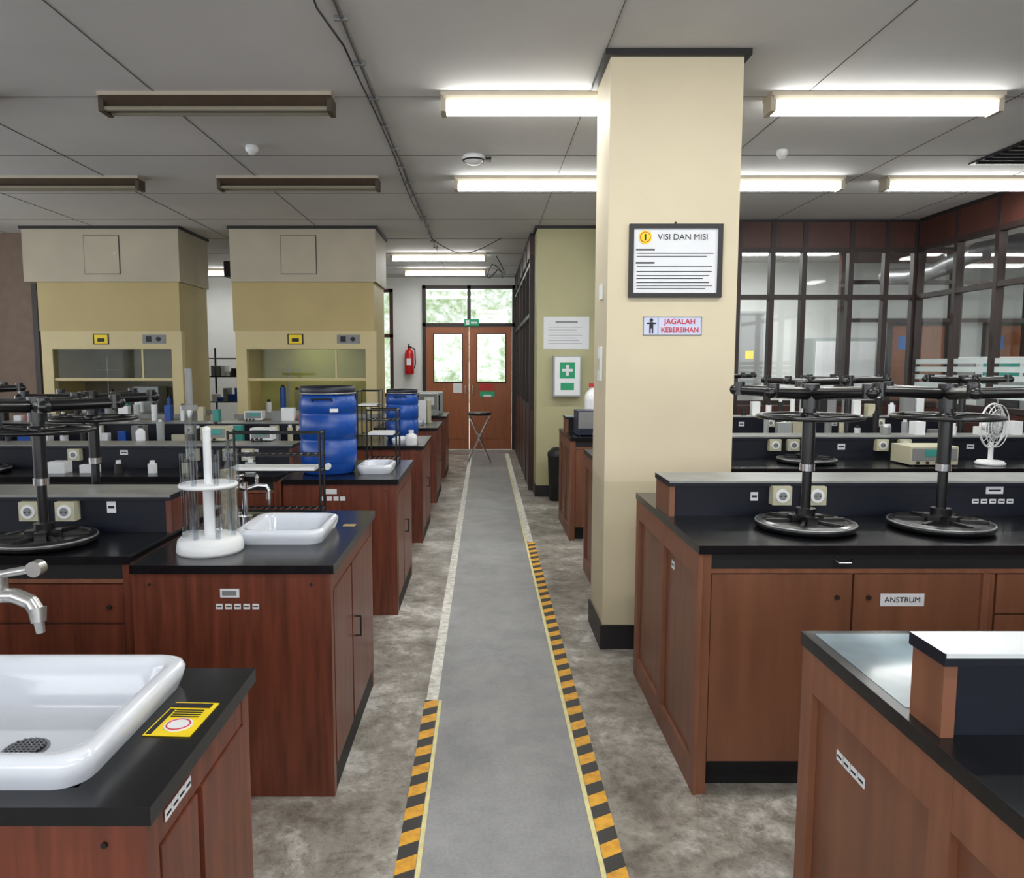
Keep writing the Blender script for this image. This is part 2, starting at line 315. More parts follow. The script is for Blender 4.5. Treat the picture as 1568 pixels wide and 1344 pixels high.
# ------------------------------------------------------------ glazed partitions
def glazed(name,p0,p1,mull,zs,header,base,frost=None,HM=BROWNP):
    b=B(); L=math.dist(p0,p1); t=.03
    b.box(0,L,-t,t,H-header,H-.03,HM); b.box(0,L,-t-.01,t+.01,H-.03,H,BLK); b.box(0,L,-t,t,0,base,HM)
    for z in zs: b.box(0,L,-t-.005,t+.005,z-.025,z+.025,WOODD)
    for u in mull: b.box(u-.026,u+.026,-t-.008,t+.008,0,H-.031,WOODD)
    n=len(b.v); b.v+=[(0,0,base),(L,0,base),(L,0,H-header),(0,0,H-header)]; b.face([n,n+1,n+2,n+3],GLASS)
    if frost:
        for z in frost: b.box(0,L,-.006,-.004,z,z+.05,FROST)
    a=math.atan2(p1[1]-p0[1],p1[0]-p0[0]); return b.build(name,loc=(p0[0],p0[1],0),rot=(0,0,a))
glazed('wall_partition_back',(1.3,8.2),(4.65,8.2),[.03,.7,1.42,1.78,2.12,2.62,3.0,3.31],[2.73,2.235,1.1],.32,1.07)
glazed('wall_partition_right',(4.65,8.2),(4.65,-3.1),[.04,.7,1.3,2.1,2.9,3.7,4.7,5.7,6.7,7.7,8.7,9.7,10.7],[2.73,2.235,1.1],.32,1.07,[1.52,1.44,1.36,1.28,1.2])
glazed('wall_partition_corridor',(.57,13.4),(.57,9.0),[.04,.9,1.8,2.7,3.6,4.36],[2.7,2.1,1.0],.25,.98)
glazed('wall_partition_office',(4.7,10.1),(8.95,10.1),[.03,.6,1.5,1.6,2.5,2.6,3.4,4.22],[2.6,2.1,1.0],.2,.97)
b=B(); b.box(1.3,9,11.5,11.6,0,H,WHITE_W); b.build('wall_office')
BLS=mat('blue_sign',srgb(60,120,200),.5,var=.02)
for k,dx in((3,6.15),(4,7.6)):
    b=B(); b.box(dx,dx+.8,11.44,11.499,0,2.1,DOORW); b.box(dx-.05,dx,11.42,11.499,0,2.15,WOODD); b.box(dx+.8,dx+.85,11.42,11.499,0,2.15,WOODD); b.box(dx,dx+.8,11.42,11.499,2.1,2.15,WOODD); b.box(dx+.12,dx+.68,11.432,11.44,.2,.9,DOORW)
    b.box(dx+.1,dx+.25,11.435,11.44,1.75,1.95,BLS); b.cyl((dx+.7,11.44,1.02),(dx+.7,11.39,1.02),.02,CHROME); b.build('door_%d'%k)
b=B(); b.box(3.75,4.15,11.2,11.499,1.2,2.3,LGREY); b.box(3.78,4.12,11.19,11.2,1.23,2.27,GREY); b.box(3.86,3.98,11.185,11.19,1.6,1.72,YEL); b.build('electrical_cabinet',bev=.005)
b=B(); b.box(7.4,8.0,7.2,9.6,0,.8,WOODR); b.box(7.35,8.05,7.15,9.65,.8,.84,SHELF); b.build('office_desk')
b=B(); b.lathe(0,0,0,[(.001,0),(.12,0),(.12,.02),(.02,.03),(.001,.03)],BLK); b.tube([(0,0,.02),(-.03,0,.6),(-.06,0,.98)],.018,BLK); b.lathe(-.06,0,.96,[(.001,.2),(.08,.17),(.12,.08),(.11,0),(.001,.01)],BLK); b.build('desk_lamp',loc=(7.65,9.3,.84))
b=B(); b.box(4.75,5.65,10.9,11.48,0,1.9,LGREY); b.box(4.77,5.19,10.88,10.9,.05,1.85,WPL); b.box(5.21,5.63,10.88,10.9,.05,1.85,WPL); b.box(5.13,5.17,10.86,10.88,.9,1.05,CHROME); b.box(5.23,5.27,10.86,10.88,.9,1.05,CHROME); b.build('filing_cupboard',bev=.004)
b=B(); b.cyl((0,0,0),(0,0,.36),.12,RED); b.cyl((0,0,.36),(0,0,.43),.12,RED,r1=.04); b.cyl((0,0,.43),(0,0,.49),.04,BLK); b.build('red_canister',loc=(7.7,8.4,.84))
b=B(); pts=[(5.1+.04*math.sin(i*.8),4.2+.26*i,2.62+.05*math.sin(i*.6)) for i in range(22)]
for i,(p,q) in enumerate(zip(pts,pts[1:])): b.cyl(p,q,.085 if i%2 else .1,STEEL,r1=.1 if i%2 else .085,caps=False)
b.build('flexible_duct')
b=B(); b.box(5.3,6.1,7.0,8.8,0,.8,WOODR); b.box(5.25,6.15,6.95,8.85,.8,.84,SHELF); b.build('office_desk')
b=B(); b.box(5.45,5.95,7.6,8.0,.84,1.35,LGREY); b.box(5.5,5.9,7.59,7.6,.9,1.3,DARK); b.box(5.44,5.45,7.65,7.95,.9,1.3,DARK); b.build('laboratory_oven',bev=.004)
b=B(); b.box(5.4,5.9,8.25,8.7,.84,1.6,WPL); b.box(5.39,5.4,8.3,8.65,1.2,1.55,GREY); b.box(5.45,5.85,8.24,8.25,1.2,1.55,TEAL); b.build('analyser',bev=.006)
b=B(); b.box(5.5,5.9,7.1,7.4,.84,1.05,WPL); b.cyl((5.7,7.25,1.05),(5.7,7.25,1.45),.025,GREY); b.box(5.55,5.85,7.15,7.3,1.45,1.55,WPL); b.build('drill_stand',bev=.004)
b=B(); b.box(1.6,3.4,10.9,11.49,0,.85,WOODR); b.box(1.55,3.45,10.85,11.49,.85,.89,SHELF); b.build('office_desk')
for xx,w,h in((1.8,.5,.45),(2.5,.4,.6),(3.1,.35,.35)):
    b=B(); b.box(-w/2,w/2,-.2,.2,0,h,WPL); b.box(-w/2+.04,w/2-.1,-.21,-.2,h*.3,h-.05,DARK); b.cyl((w/2-.05,-.2,h*.6),(w/2-.05,-.22,h*.6),.015,GREY); b.build('bench_instrument',loc=(xx,11.2,.89),bev=.004)

# ------------------------------------------------------------ floor tapes
b=B(); b.box(-.268,-.208,.2,3.25,.001,.003,HAZ); b.box(-.262,-.21,3.25,12.8,.001,.003,TAPEW); b.box(-.206,-.192,.2,3.25,.001,.003,TAPEC); b.build('floor_tape')
b=B(); b.box(.362,.425,.2,6.3,.001,.003,HAZ); b.box(.362,.415,6.3,12.8,.001,.003,TAPEW); b.box(.345,.36,.2,12.8,.001,.003,TAPEC); b.build('floor_tape')

# ------------------------------------------------------------ fluorescent lamps
def lamp(x0,y,lit,L=1.33,power=12.5):
    b=B(); w=.075; t=.022
    b.box(0,L,-w,w,-t,0,LAMPB)
    n=len(b.v)
    b.v+=[(0.01,-w,-t),(L-.01,-w,-t),(L-.03,-.03,-.07),(.03,-.03,-.07),(0.01,w,-t),(L-.01,w,-t),(L-.03,.03,-.07),(.03,.03,-.07)]
    R=LAMPB if lit else LAMPD
    for q in((0,3,2,1),(4,5,6,7),(3,7,6,2),(0,4,7,3),(1,2,6,5)): b.face([n+i for i in q],R)
    for x in(.0,L-.03): b.box(x,x+.03,-.06,.06,-.105,-t,LAMPB if lit else LAMPD)
    for yy in(-.04,.04): b.cyl((.03,yy,-.086),(L-.03,yy,-.086),.015,TUBE if lit else TUBEOFF,seg=12)
    o=b.build('fluorescent_lamp',loc=(x0,y,H))
    if lit:
        l=bpy.data.lights.new('lamp_light','AREA'); l.shape='RECTANGLE'; l.size=1.2; l.size_y=.1; l.energy=power; l.color=(1,1,.97)
        q=bpy.data.objects.new('lamp_light',l); S.collection.objects.link(q); q.parent=o; q.location=(L/2,0,-.115)
    return o
for y in(4.5,6.4): lamp(-2.2,y,False); lamp(-.25,y,True); lamp(1.63,y,True)
lamp(3.3,6.4,True,L=1.25); lamp(-4.17,6.4,False); lamp(-4.17,4.5,False)
for y in(2.5,.5): lamp(-2.2,y,False); lamp(-.25,y,True); lamp(1.63,y,True)
lamp(-1.3,10.6,True); lamp(-1.3,12.3,True); lamp(-5.2,12.3,True)
for x,y in((2,10),(5.6,6),(6.6,9.0),(5.6,3),(3.3,10)): lamp(x,y,True,power=30)

b=B(); pts=[]; yy=-1
while yy<10.4: pts.append((-.64+random.uniform(-.006,.006),yy,H-.012)); yy+=.35
b.tube(pts,.009,CABLE,6)
pts=[(-.66-.05*math.sin(i*.7)*(1 if i<12 else .2)-.012,-1+.4*i,H-.01-.008*abs(math.sin(i*1.3))) for i in range(24)]
b.tube(pts,.005,BLK,6)
for i in range(20): b.box(-.67,-.61,.5+i*.5,.515+i*.5,H-.022,H,GREY)
b.build('ceiling_cable')
b=B(); pts=[(-.64+.06*i,9.3+.1*math.sin(i*.4),H-.02-.16*math.sin(math.pi*i/14)) for i in range(15)]; b.tube(pts,.005,BLK,6); b.build('hanging_cable')
b=B(); pts=[(.16+.12*math.sin(i*.6),10.5+.1*i,H-.05-.2*abs(math.sin(i*.55))) for i in range(14)]; b.tube(pts,.006,BLK,6); b.build('hanging_cable')
def detector(x,y,r=.075,dark=True):
    b=B(); b.lathe(0,0,0,[(r*.9,0),(r,-.01),(r,-.03),(r*.7,-.045),(r*.5,-.06),(.001,-.062)],WPL)
    if dark: b.torus((0,0,-.032),r*.9,.008,BLK); b.cbox((.03,.02,-.02),(.2,.06,.02),BLK)
    b.build('smoke_detector',loc=(x,y,H))
detector(-.08,5.75,.085); detector(-1.65,5.5,.045,False); detector(2.15,5.6,.04,False)
b=B(); b.box(3.72,4.4,5.3,5.95,H-.015,H,DARK)
for i in range(7): b.box(3.74,4.38,5.33+i*.09,5.35+i*.09,H-.025,H-.015,BLK)
b.build('ceiling_vent')

# ------------------------------------------------------------ benches
def doors_front(b,x0,x1,y,z0,z1,w,W,step=-1):
    n=max(1,round((x1-x0)/w)); dw=(x1-x0)/n
    for i in range(n):
        a=x0+i*dw+.004; c=x0+(i+1)*dw-.004; ys=sorted((y,y+step*.014))
        if i%3==2:
            zz=z1-.14; b.box(a,c,ys[0],ys[1],zz+.004,z1,W); b.box(a,c,ys[0],ys[1],z0,zz-.004,W)
        else: b.box(a,c,ys[0],ys[1],z0,z1,W)
        yk=y+step*.014; hx=c-.05 if i%2==0 else a+.05
        b.cyl((hx,yk,z1-.08),(hx,yk+step*.008,z1-.08),.008,WOODD,seg=12)
def end_panel(b,X,sgn,y0,y1,zt,W):
    def bx(a0,a1,d,z0,z1,m=W):
        xs=sorted((X,X+sgn*d)); b.box(xs[0],xs[1],a0,a1,z0,z1,m)
    s=.055
    bx(y0,y0+s,.016,0,zt); bx(y1-s,y1,.016,0,zt); ym=(y0+y1)/2
    bx(ym-s/2,ym+s/2,.016,0,zt); bx(y0+s,ym-s/2,.015,zt-.09,zt); bx(ym+s/2,y1-s,.015,zt-.09,zt)
    bx(y0+s,ym-s/2,.015,0,.1); bx(ym+s/2,y1-s,.015,0,.1)
def socket(b,x,y,z,s=.075):
    b.box(x-s/2,x+s/2,y-.045,y,z-s/2,z+s/2,BONE); b.cyl((x,y-.045,z),(x,y-.05,z),s*.36,WPL,seg=20); b.cyl((x,y-.049,z),(x,y-.0515,z),s*.22,GREY,seg=16)
    b.cyl((x-.008,y-.05,z),(x-.008,y-.053,z),.003,BLK,seg=8); b.cyl((x+.008,y-.05,z),(x+.008,y-.053,z),.003,BLK,seg=8)
def bench(x0,x1,y0,y1,z,sy0,sy1,zs,W,side,socks=(),labels=(),SM=None):
    b=B(); SM=SM or SHELF
    cx0,cx1=(x0+.03,x1) if side==-1 else (x0,x1-.03)
    b.box(cx0,cx1,y0+.03,y1-.03,.11,z-.1,W); b.box(cx0+.002,cx1-.02,y0+.08,y1-.08,0,.11,KICK)
    b.box(cx0,cx1,y0+.012,y1-.012,z-.1,z-.085,WOODE); b.box(cx0,cx1,y0+.018,y1-.018,z-.085,z-.03,KICK)
    b.box(x0-(.018 if side==-1 else 0),x1,y0-.005,y1+.005,z-.03,z,TOP)
    b.box(x0+.023,x1-.023,sy0,sy1,z,zs-.022,NAVY); b.box(x0-.005,x1,sy0-.018,sy1+.01,zs-.022,zs,NAVY,SM)
    b.box(x0-.003,x1,sy0-.0195,sy0-.0178,zs-.008,zs+.0005,SM)
    X=x0 if side==-1 else x1
    xs=sorted((X,X-side*.022)); b.box(xs[0],xs[1],sy0-.01,sy1+.005,z,zs-.022,W)
    xs=sorted((X,X-side*.03)); b.box(xs[0],xs[1],y0+.01,y1-.01,0,z-.03,W)
    end_panel(b,X,side,y0+.005,y1-.005,z-.0305,WOODE if W is WOODR else W)
    fx0,fx1=(x0+.03,x1) if side==-1 else (x0,x1-.03)
    doors_front(b,fx0,fx1,y0+.03,.12,z-.105,.47,W,-1); doors_front(b,fx0,fx1,y1-.03,.12,z-.105,.47,W,1)
    n=int((fx1-fx0)/.95)
    for i in range(n):
        hx=fx0+.45+i*.95; b.tube([(hx-.03,y0+.018,z-.05),(hx-.02,y0-.002,z-.06),(hx+.02,y0-.002,z-.06),(hx+.03,y0+.018,z-.05)],.004,CHROME,6)
        sx=fx0+.94+i*.95
        if side==-1: b.box(sx-.012,sx+.012,y0+.006,y0+.03,0,z-.1,WOODE)
    for s in socks: socket(b,s,sy0,z+.09)
    for lx,lz,w,h in labels: b.box(lx-w/2,lx+w/2,sy0-.002,sy0,lz-h/2,lz+h/2,PAPER); b.box(lx-w*.35,lx+w*.35,sy0-.003,sy0-.002,lz-h*.12,lz+h*.12,TXT)
    return b.build('lab_bench',bev=.0025)
RB=[(.61,1.67),(2.50,3.56),(4.42,5.45),(6.35,7.3)]
SHW=mat('shelf_top_white',srgb(208,214,216),.3,var=.1,scale=7)
rbench=[]
for i,(a,c) in enumerate(RB):
    sk=[1.187,1.325,2.4,2.55,3.4,3.55] if i==1 else [1.9,2.02,2.6,2.75,3.6]
    lb=[(1.09,.975,.03,.035),(2.06,1.0,.07,.03)]+[(1.985+.035*k,.955,.026,.018) for k in range(5)] if i==1 else [(2.35,.97,.05,.04),(3.2,.97,.05,.03)]
    s0=a+.5 if i else 1.185; s1=s0+(.22 if i else .075)
    rbench.append(bench(.745,4.2,a,c,.894,s0,s1,1.04,WOODR,-1,sk,lb,SM=None if i else SHW))
for i in range(5):
    a=2.53+1.86*(i-1)
    if i==4: continue
    bench(-5.4,-1.222,a,a+.95,.85,a+.37,a+.37+.24,1.0,WOODL,1,[-1.62,-1.5,-1.85,-2.6,-3.4,-4.2] if i!=1 else [-1.62,-1.76,-2.6,-3.4],[(-1.46,.95,.035,.045),(-2.3,.95,.05,.03)])
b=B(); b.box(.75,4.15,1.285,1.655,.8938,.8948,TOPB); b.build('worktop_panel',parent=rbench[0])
text(rbench[1],'ANSTRUM',.027,(1.435,2.5128,.70),FR,TXT)
b=B(); b.box(1.36,1.51,2.5135,2.516,.678,.722,PAPER); b.build('label',parent=rbench[1])
def stick(parent,x,y0,z,n,sgn,tilt=0,s=.032):
    b=B()
    for i in range(n):
        b.cbox((x,y0-i*s*1.15,z+i*s*tilt*1.2),(.0015,s,s*.8),PAPER); b.cbox((x+sgn*.0012,y0-i*s*1.15,z+i*s*tilt*1.2),(.001,s*.7,s*.16),TXT)
    b.build('label',parent=parent)
stick(rbench[0],.7435,1.50,.685,4,-1,0,.026); stick(rbench[1],.7435,2.9,.72,1,-1,s=.04)

def ceramic_sink(cx,cy,hw,hd,z,depth=.14,drain=None):
    b=B(); r=.05; dx,dy=drain or (cx,cy)
    b.rr(cx,cy,[(hw-.012,hd-.012,r,z),(hw-.004,hd-.004,r,z+.02),(hw,hd,r,z+.04),(hw-.004,hd-.004,r,z+.05),(hw-.014,hd-.014,r,z+.055),(hw-.03,hd-.03,r,z+.053),(hw-.04,hd-.04,r,z+.04),(hw-.052,hd-.052,r,z-depth+.04),(hw-.062,hd-.062,r*.9,z-depth+.014),(hw-.085,hd-.085,r*.6,z-depth)],CERA)
    b.cyl((dx,dy,z-depth-.03),(dx,dy,z-depth+.003),.042,STEEL,seg=24)
    b.cyl((dx,dy,z-depth+.003),(dx,dy,z-depth+.005),.036,BLK,seg=24)
    for i in range(-3,4):
        w=math.sqrt(.034**2-(i*.009)**2)
        b.box(dx-w,dx+w,dy+i*.009-.0012,dy+i*.009+.0012,z-depth+.005,z-depth+.008,STEEL); b.box(dx+i*.009-.0012,dx+i*.009+.0012,dy-w,dy+w,z-depth+.005,z-depth+.008,STEEL)
    return b.build('ceramic_sink')
def sinkcab(y0,y1,x0,x1,z,sink):
    b=B(); W=WOODL; sx0,sx1,sy0,sy1=sink
    b.box(x0,x1-.02,y0+.01,y0+.03,0,z-.03,W); b.box(x0,x1-.02,y1-.03,y1-.01,0,z-.03,W); b.box(x0,x0+.02,y0+.03,y1-.03,0,z-.03,W); b.box(x1-.04,x1-.02,y0+.03,y1-.03,.05,z-.03,W)
    b.box(x0+.02,x1-.04,y0+.03,y1-.03,.06,.08,W)
    b.box(x1-.02,x1-.004,y0+.01,y0+.05,0,z-.03,W); b.box(x1-.02,x1-.004,y1-.05,y1-.01,0,z-.03,W); b.box(x1-.02,x1-.006,y0+.05,y1-.05,z-.1,z-.03,W); b.box(x1-.02,x1-.006,y0+.05,y1-.05,0,.09,KICK)
    ym=y0+(y1-y0)*.42
    for a,c in((y0+.055,ym-.012),(ym+.012,y1-.055)): b.box(x1-.02,x1-.002,a,c,.095,z-.104,W)
    b.box(x1-.0205,x1-.019,ym-.012,ym+.012,.095,z-.104,BLK)
    b.tube([(x1-.004,ym+.05,.50),(x1+.022,ym+.05,.50),(x1+.022,ym+.05,.42),(x1-.004,ym+.05,.42)],.004,BLK,6)
    z0,z1=z-.03,z; X0,X1,Y0,Y1=x0,x1+.01,y0-.005,y1+.005
    b.box(X0,X1,Y0,sy0,z0,z1,TOP); b.box(X0,X1,sy1,Y1,z0,z1,TOP); b.box(X0,sx0,sy0,sy1,z0,z1,TOP); b.box(sx1,X1,sy0,sy1,z0,z1,TOP)
    for hx in(x0+.06,x1-.07): b.cyl((hx,y0+.01,z-.07),(hx,y0+.006,z-.07),.005,BLK,seg=10)
    return b.build('sink_cabinet')
def cab_with_sink(y0,y1,cx,cy,hw,hd,z=.83,depth=.14,x0=-1.2,drain=None):
    c=sinkcab(y0,y1,x0,-.52,z,(cx-hw+.02,cx+hw-.02,cy-hd+.02,cy+hd-.02)); ceramic_sink(cx,cy,hw,hd,z,depth,drain); return c
cab1=cab_with_sink(1.09,1.61,-.925,1.345,.295,.225,.83,.075,x0=-1.24,drain=(-.895,1.40))
cab2=cab_with_sink(2.485,3.44,-.78,2.95,.17,.185)
cab3=cab_with_sink(4.41,5.33,-.69,4.78,.11,.16)
cab4=cab_with_sink(6.26,7.2,-.70,6.5,.10,.12)
cab5=cab_with_sink(8.12,9.05,-.85,8.6,.15,.15)
cab6=cab_with_sink(9.98,10.9,-.85,10.4,.15,.15)
b=B(); b.cbox((-.575,1.372,.8315),(.088,.135,.0015),YEL,rz=-.05); b.cyl((-.572,1.345,.832),(-.572,1.345,.834),.026,PAPER,seg=20); b.torus((-.572,1.345,.8335),.021,.002,TXR,24,4)
b.cbox((-.577,1.425,.833),(.078,.018,.001),TXT,rz=-.05); b.cbox((-.611,1.36,.833),(.01,.1,.001),TXT,rz=-.05)
for i in range(4): b.cbox((-.573,1.405-.009*i,.833),(.055,.0025,.001),TXT,rz=-.05)
b.build('warning_sticker')
b=B()
b.box(-.90,-.835,2.4925,2.4949,.715,.745,PAPER); b.box(-.893,-.845,2.4915,2.4925,.722,.738,GREY)
for i in range(5): b.box(-.915+i*.031,-.915+i*.031+.022,2.4925,2.4949,.675,.693,PAPER); b.box(-.912+i*.031,-.912+i*.031+.016,2.4915,2.4925,.682,.685,TXT)
b.build('label',parent=cab2)
b=B()
for i in range(4): b.box(-.98+i*.04,-.98+i*.04+.03,4.4175,4.4199,.70,.725,PAPER)
b.box(-.95,-.88,4.4175,4.4199,.74,.77,PAPER); b.build('label',parent=cab3)
stick(cab1,-.5235,1.26,.765,4,1,0,.024)
b=B(); b.cbox((-.57,3.12,.831),(.05,.04,.001),mat('brass_tag',srgb(170,150,90),.4,var=.1)); b.build('label',parent=cab2)

# ------------------------------------------------------------ stools upside down
def stool_mesh():
    b=B()
    b.lathe(0,0,0,[(.001,0),(.15,0),(.172,.006),(.18,.018),(.178,.026),(.172,.032)],PLB); b.torus((0,0,.027),.175,.004,STEEL,40,6)
    b.lathe(0,0,0,[(.172,.032),(.155,.036),(.15,.03),(.001,.03)],PLB,sm=False)
    for a in range(6): b.cbox((.1*math.cos(a*1.047),.1*math.sin(a*1.047),.034),(.1,.012,.012),BLK,rz=a*1.047)
    b.box(-.06,.06,-.02,.02,.03,.055,PLB); b.box(-.02,.02,-.06,.06,.03,.053,PLB)
    b.cyl((0,0,.05),(0,0,.08),.035,PLB); b.cyl((0,0,.08),(0,0,.24),.017,PLB); b.cyl((0,0,.24),(0,0,.47),.023,PLB); b.cyl((0,0,.45),(0,0,.54),.032,PLB)
    b.cyl((0,0,.22),(0,0,.245),.027,CHROME)
    for i in range(5):
        a=2*math.pi*i/5; c,s=math.cos(a),math.sin(a)
        b.cyl((c*.03,s*.03,.505),(c*.27,s*.27,.515),.022,PLB,r1=.019); b.cyl((c*.255,s*.255,.495),(c*.255,s*.255,.545),.02,PLB); b.sph((c*.272,s*.272,.515),.021,PLB,10,6)
        b.cyl((c*.03,s*.03,.42),(c*.175,s*.175,.42),.006,PLB,seg=8)
    b.torus((0,0,.42),.18,.008,PLB); b.lathe(0,0,0,[(.023,.405),(.034,.405),(.034,.435),(.023,.435)],PLB)
    return b
SB=stool_mesh()
def stool(x,y,z,r=0): SB.build('lab_stool',loc=(x,y,z),rot=(0,0,r))
stool(1.196,2.76,.894,.05); stool(1.70,2.76,.894,.68); stool(2.35,2.76,.894,.9); stool(3.95,2.77,.894,.1)
stool(2.02,4.68,.894,.05); stool(2.55,5.27,.894,.3); stool(3.35,5.27,.894,.65)
stool(2.3,7.18,.894)
stool(-1.61,2.70,.85,.3); stool(-1.73,3.31,.85,.05)
stool(-3.1,4.56,.85,.2)

# ------------------------------------------------------------ pipette stand on cab2
b=B(); x,y=-1.0,2.69
b.lathe(0,0,0,[(.001,0),(.116,0),(.118,.01),(.112,.045),(.1,.056),(.03,.06),(.001,.06)],WPL)
b.cyl((0,0,.06),(0,0,.44),.014,WPL); b.lathe(0,0,.235,[(.001,0),(.1,0),(.104,.006),(.1,.014),(.001,.014)],WPL)
b.cyl((0,0,.06),(0,0,.24),.02,WPL); b.sph((0,0,.44),.015,WPL)
for i in range(7):
    a=2*math.pi*i/7; c,s=math.cos(a)*.085,math.sin(a)*.085; h=.40 if i%2 else .36
    b.cyl((c,s,.055),(c,s,h),.010,ACR,seg=12,caps=False)
b.build('pipette_stand',loc=(x,y,.83))
b=B(); b.cyl((0,0,0),(0,0,.02),.055,ACR,seg=24); b.cyl((0,0,.02),(0,0,.34),.042,ACR,seg=24,caps=False); b.cyl((0,0,.02),(0,0,.26),.03,mat('brush_beige',srgb(190,175,150),.9,var=.2,bump=.5,scale=60),seg=16); b.build('glass_cylinder',loc=(-1.02,2.96,.83))
b=B(); b.cyl((0,0,0),(0,0,.02),.045,WPL,seg=24); b.cyl((0,0,.02),(0,0,.5),.022,ACR,seg=20,caps=False); b.cyl((0,0,.5),(0,0,.52),.03,GREY,seg=20); b.cyl((0,0,.52),(0,0,.66),.013,GREY,seg=12); b.build('measuring_cylinder',loc=(-1.14,2.90,.83))

def tap(name,loc,rot=0,sc=1,M=CHROME):
    b=B()
    b.cyl((0,0,0),(0,0,.02),.03,M,seg=20); b.cyl((0,0,.02),(0,0,.16),.013,M)
    for a in(0,2.1,4.2):
        c,s=math.cos(a),math.sin(a)
        b.tube([(0,0,.13),(c*.05,s*.05,.145),(c*.085,s*.085,.14),(c*.095,s*.095,.12),(c*.095,s*.095,.085)],.01,M); b.cyl((c*.095,s*.095,.085),(c*.095,s*.095,.06),.008,M,r1=.006)
        b.cyl((c*.05,s*.05,.145),(c*.05,s*.05,.18),.009,M); b.cyl((c*.05-.022*s,s*.05+.022*c,.182),(c*.05+.022*s,s*.05-.022*c,.182),.006,M)
    o=b.build(name,loc=loc,rot=(0,0,rot)); o.scale=(sc,)*3; return o
tap('lab_tap',(-1.04,3.22,.83),.3,1.05); tap('lab_tap',(-1.05,5.1,.83),.3)
b=B(); M=mat('satin_nickel',srgb(190,190,188),.28,.85,var=.05); u=.012
b.cyl((-1.18,1.585,.83),(-1.18,1.585,.85),.022,M,seg=20); b.cyl((-1.18,1.585,.85),(-1.18,1.585,1.03),.015,M)
b.tube([(-1.18,1.585,1.01),(-1.06,1.57,1.01),(-1.02+u,1.57,1.01),(-.985+u,1.57,.995),(-.97+u,1.565,.975)],.016,M,12)
b.cyl((-.97+u,1.565,.985),(-.965+u,1.56,.955),.019,M,r1=.015); b.cyl((-.965+u,1.56,.957),(-.962+u,1.56,.932),.011,M,r1=.009)
b.cyl((-1.04,1.57,1.0),(-1.04,1.57,1.055),.018,M); b.cyl((-1.04,1.57,1.055),(-.965+u,1.565,1.072),.009,M); b.cyl((-.965+u,1.575,1.072),(-.965+u,1.55,1.072),.017,M,seg=16)
b.build('sink_tap')

def wirerack(loc,w,d,h,M=PLB,shelves=(.03,.22)):
    b=B(); r=.006
    for x in(0,w):
        for y in(0,d): b.cyl((x,y,0),(x,y,h),r,M,seg=8)
    for z in list(shelves)+[h-.01]:
        for y in(0,d): b.cyl((0,y,z),(w,y,z),r*.8,M,seg=8)
        for x in(0,w): b.cyl((x,0,z),(x,d,z),r*.8,M,seg=8)
    for z in shelves:
        n=int(w/.03)
        for i in range(n): b.cyl((w*i/n,0,z),(w*i/n,d,z),.003,M,seg=6)
    b.box(.01,w-.02,-.02,d+.01,shelves[1]+.004,shelves[1]+.018,WPL)
    b.build('drying_rack',loc=loc)
wirerack((-1.15,3.345,.83),.41,.085,.38,shelves=(.02,.2,.27))
wirerack((-1.17,6.9,.83),.2,.25,.45,shelves=(.03,.3)); wirerack((-.80,5.08,.83),.2,.2,.38,shelves=(.03,.2,.3))

def drum(x,y,z,s,lab=True):
    b=B(); P=[(.001,0),(.15,0),(.165,.012),(.165,.06),(.17,.075),(.176,.09),(.176,.2),(.17,.205),(.17,.225),(.177,.23),(.178,.36),(.172,.365),(.172,.385),(.178,.39),(.176,.45),(.165,.48),(.155,.495)]
    b.lathe(0,0,0,P,BLUE,48); b.lathe(0,0,0,[(.155,.495),(.168,.497),(.172,.505),(.172,.535),(.165,.545),(.155,.54),(.15,.53),(.001,.53)],NAVL,48)
    b.torus((0,0,.5),.17,.006,STEEL,48,6)
    b.tube([(-.06,-.165,.46),(-.06,-.185,.47),(.06,-.185,.47),(.06,-.165,.46)],.006,NAVL)
    if lab: b.cbox((.07,-.164,.4),(.05,.004,.022),PAPER,rz=.4); b.cyl((.03,-.17,.06),(.03,-.2,.06),.02,WPL)
    o=b.build('blue_drum',loc=(x,y,z)); o.scale=(s,s,s)
drum(-.985,4.72,.83,1.0); drum(-.76,6.92,.83,.84,False)

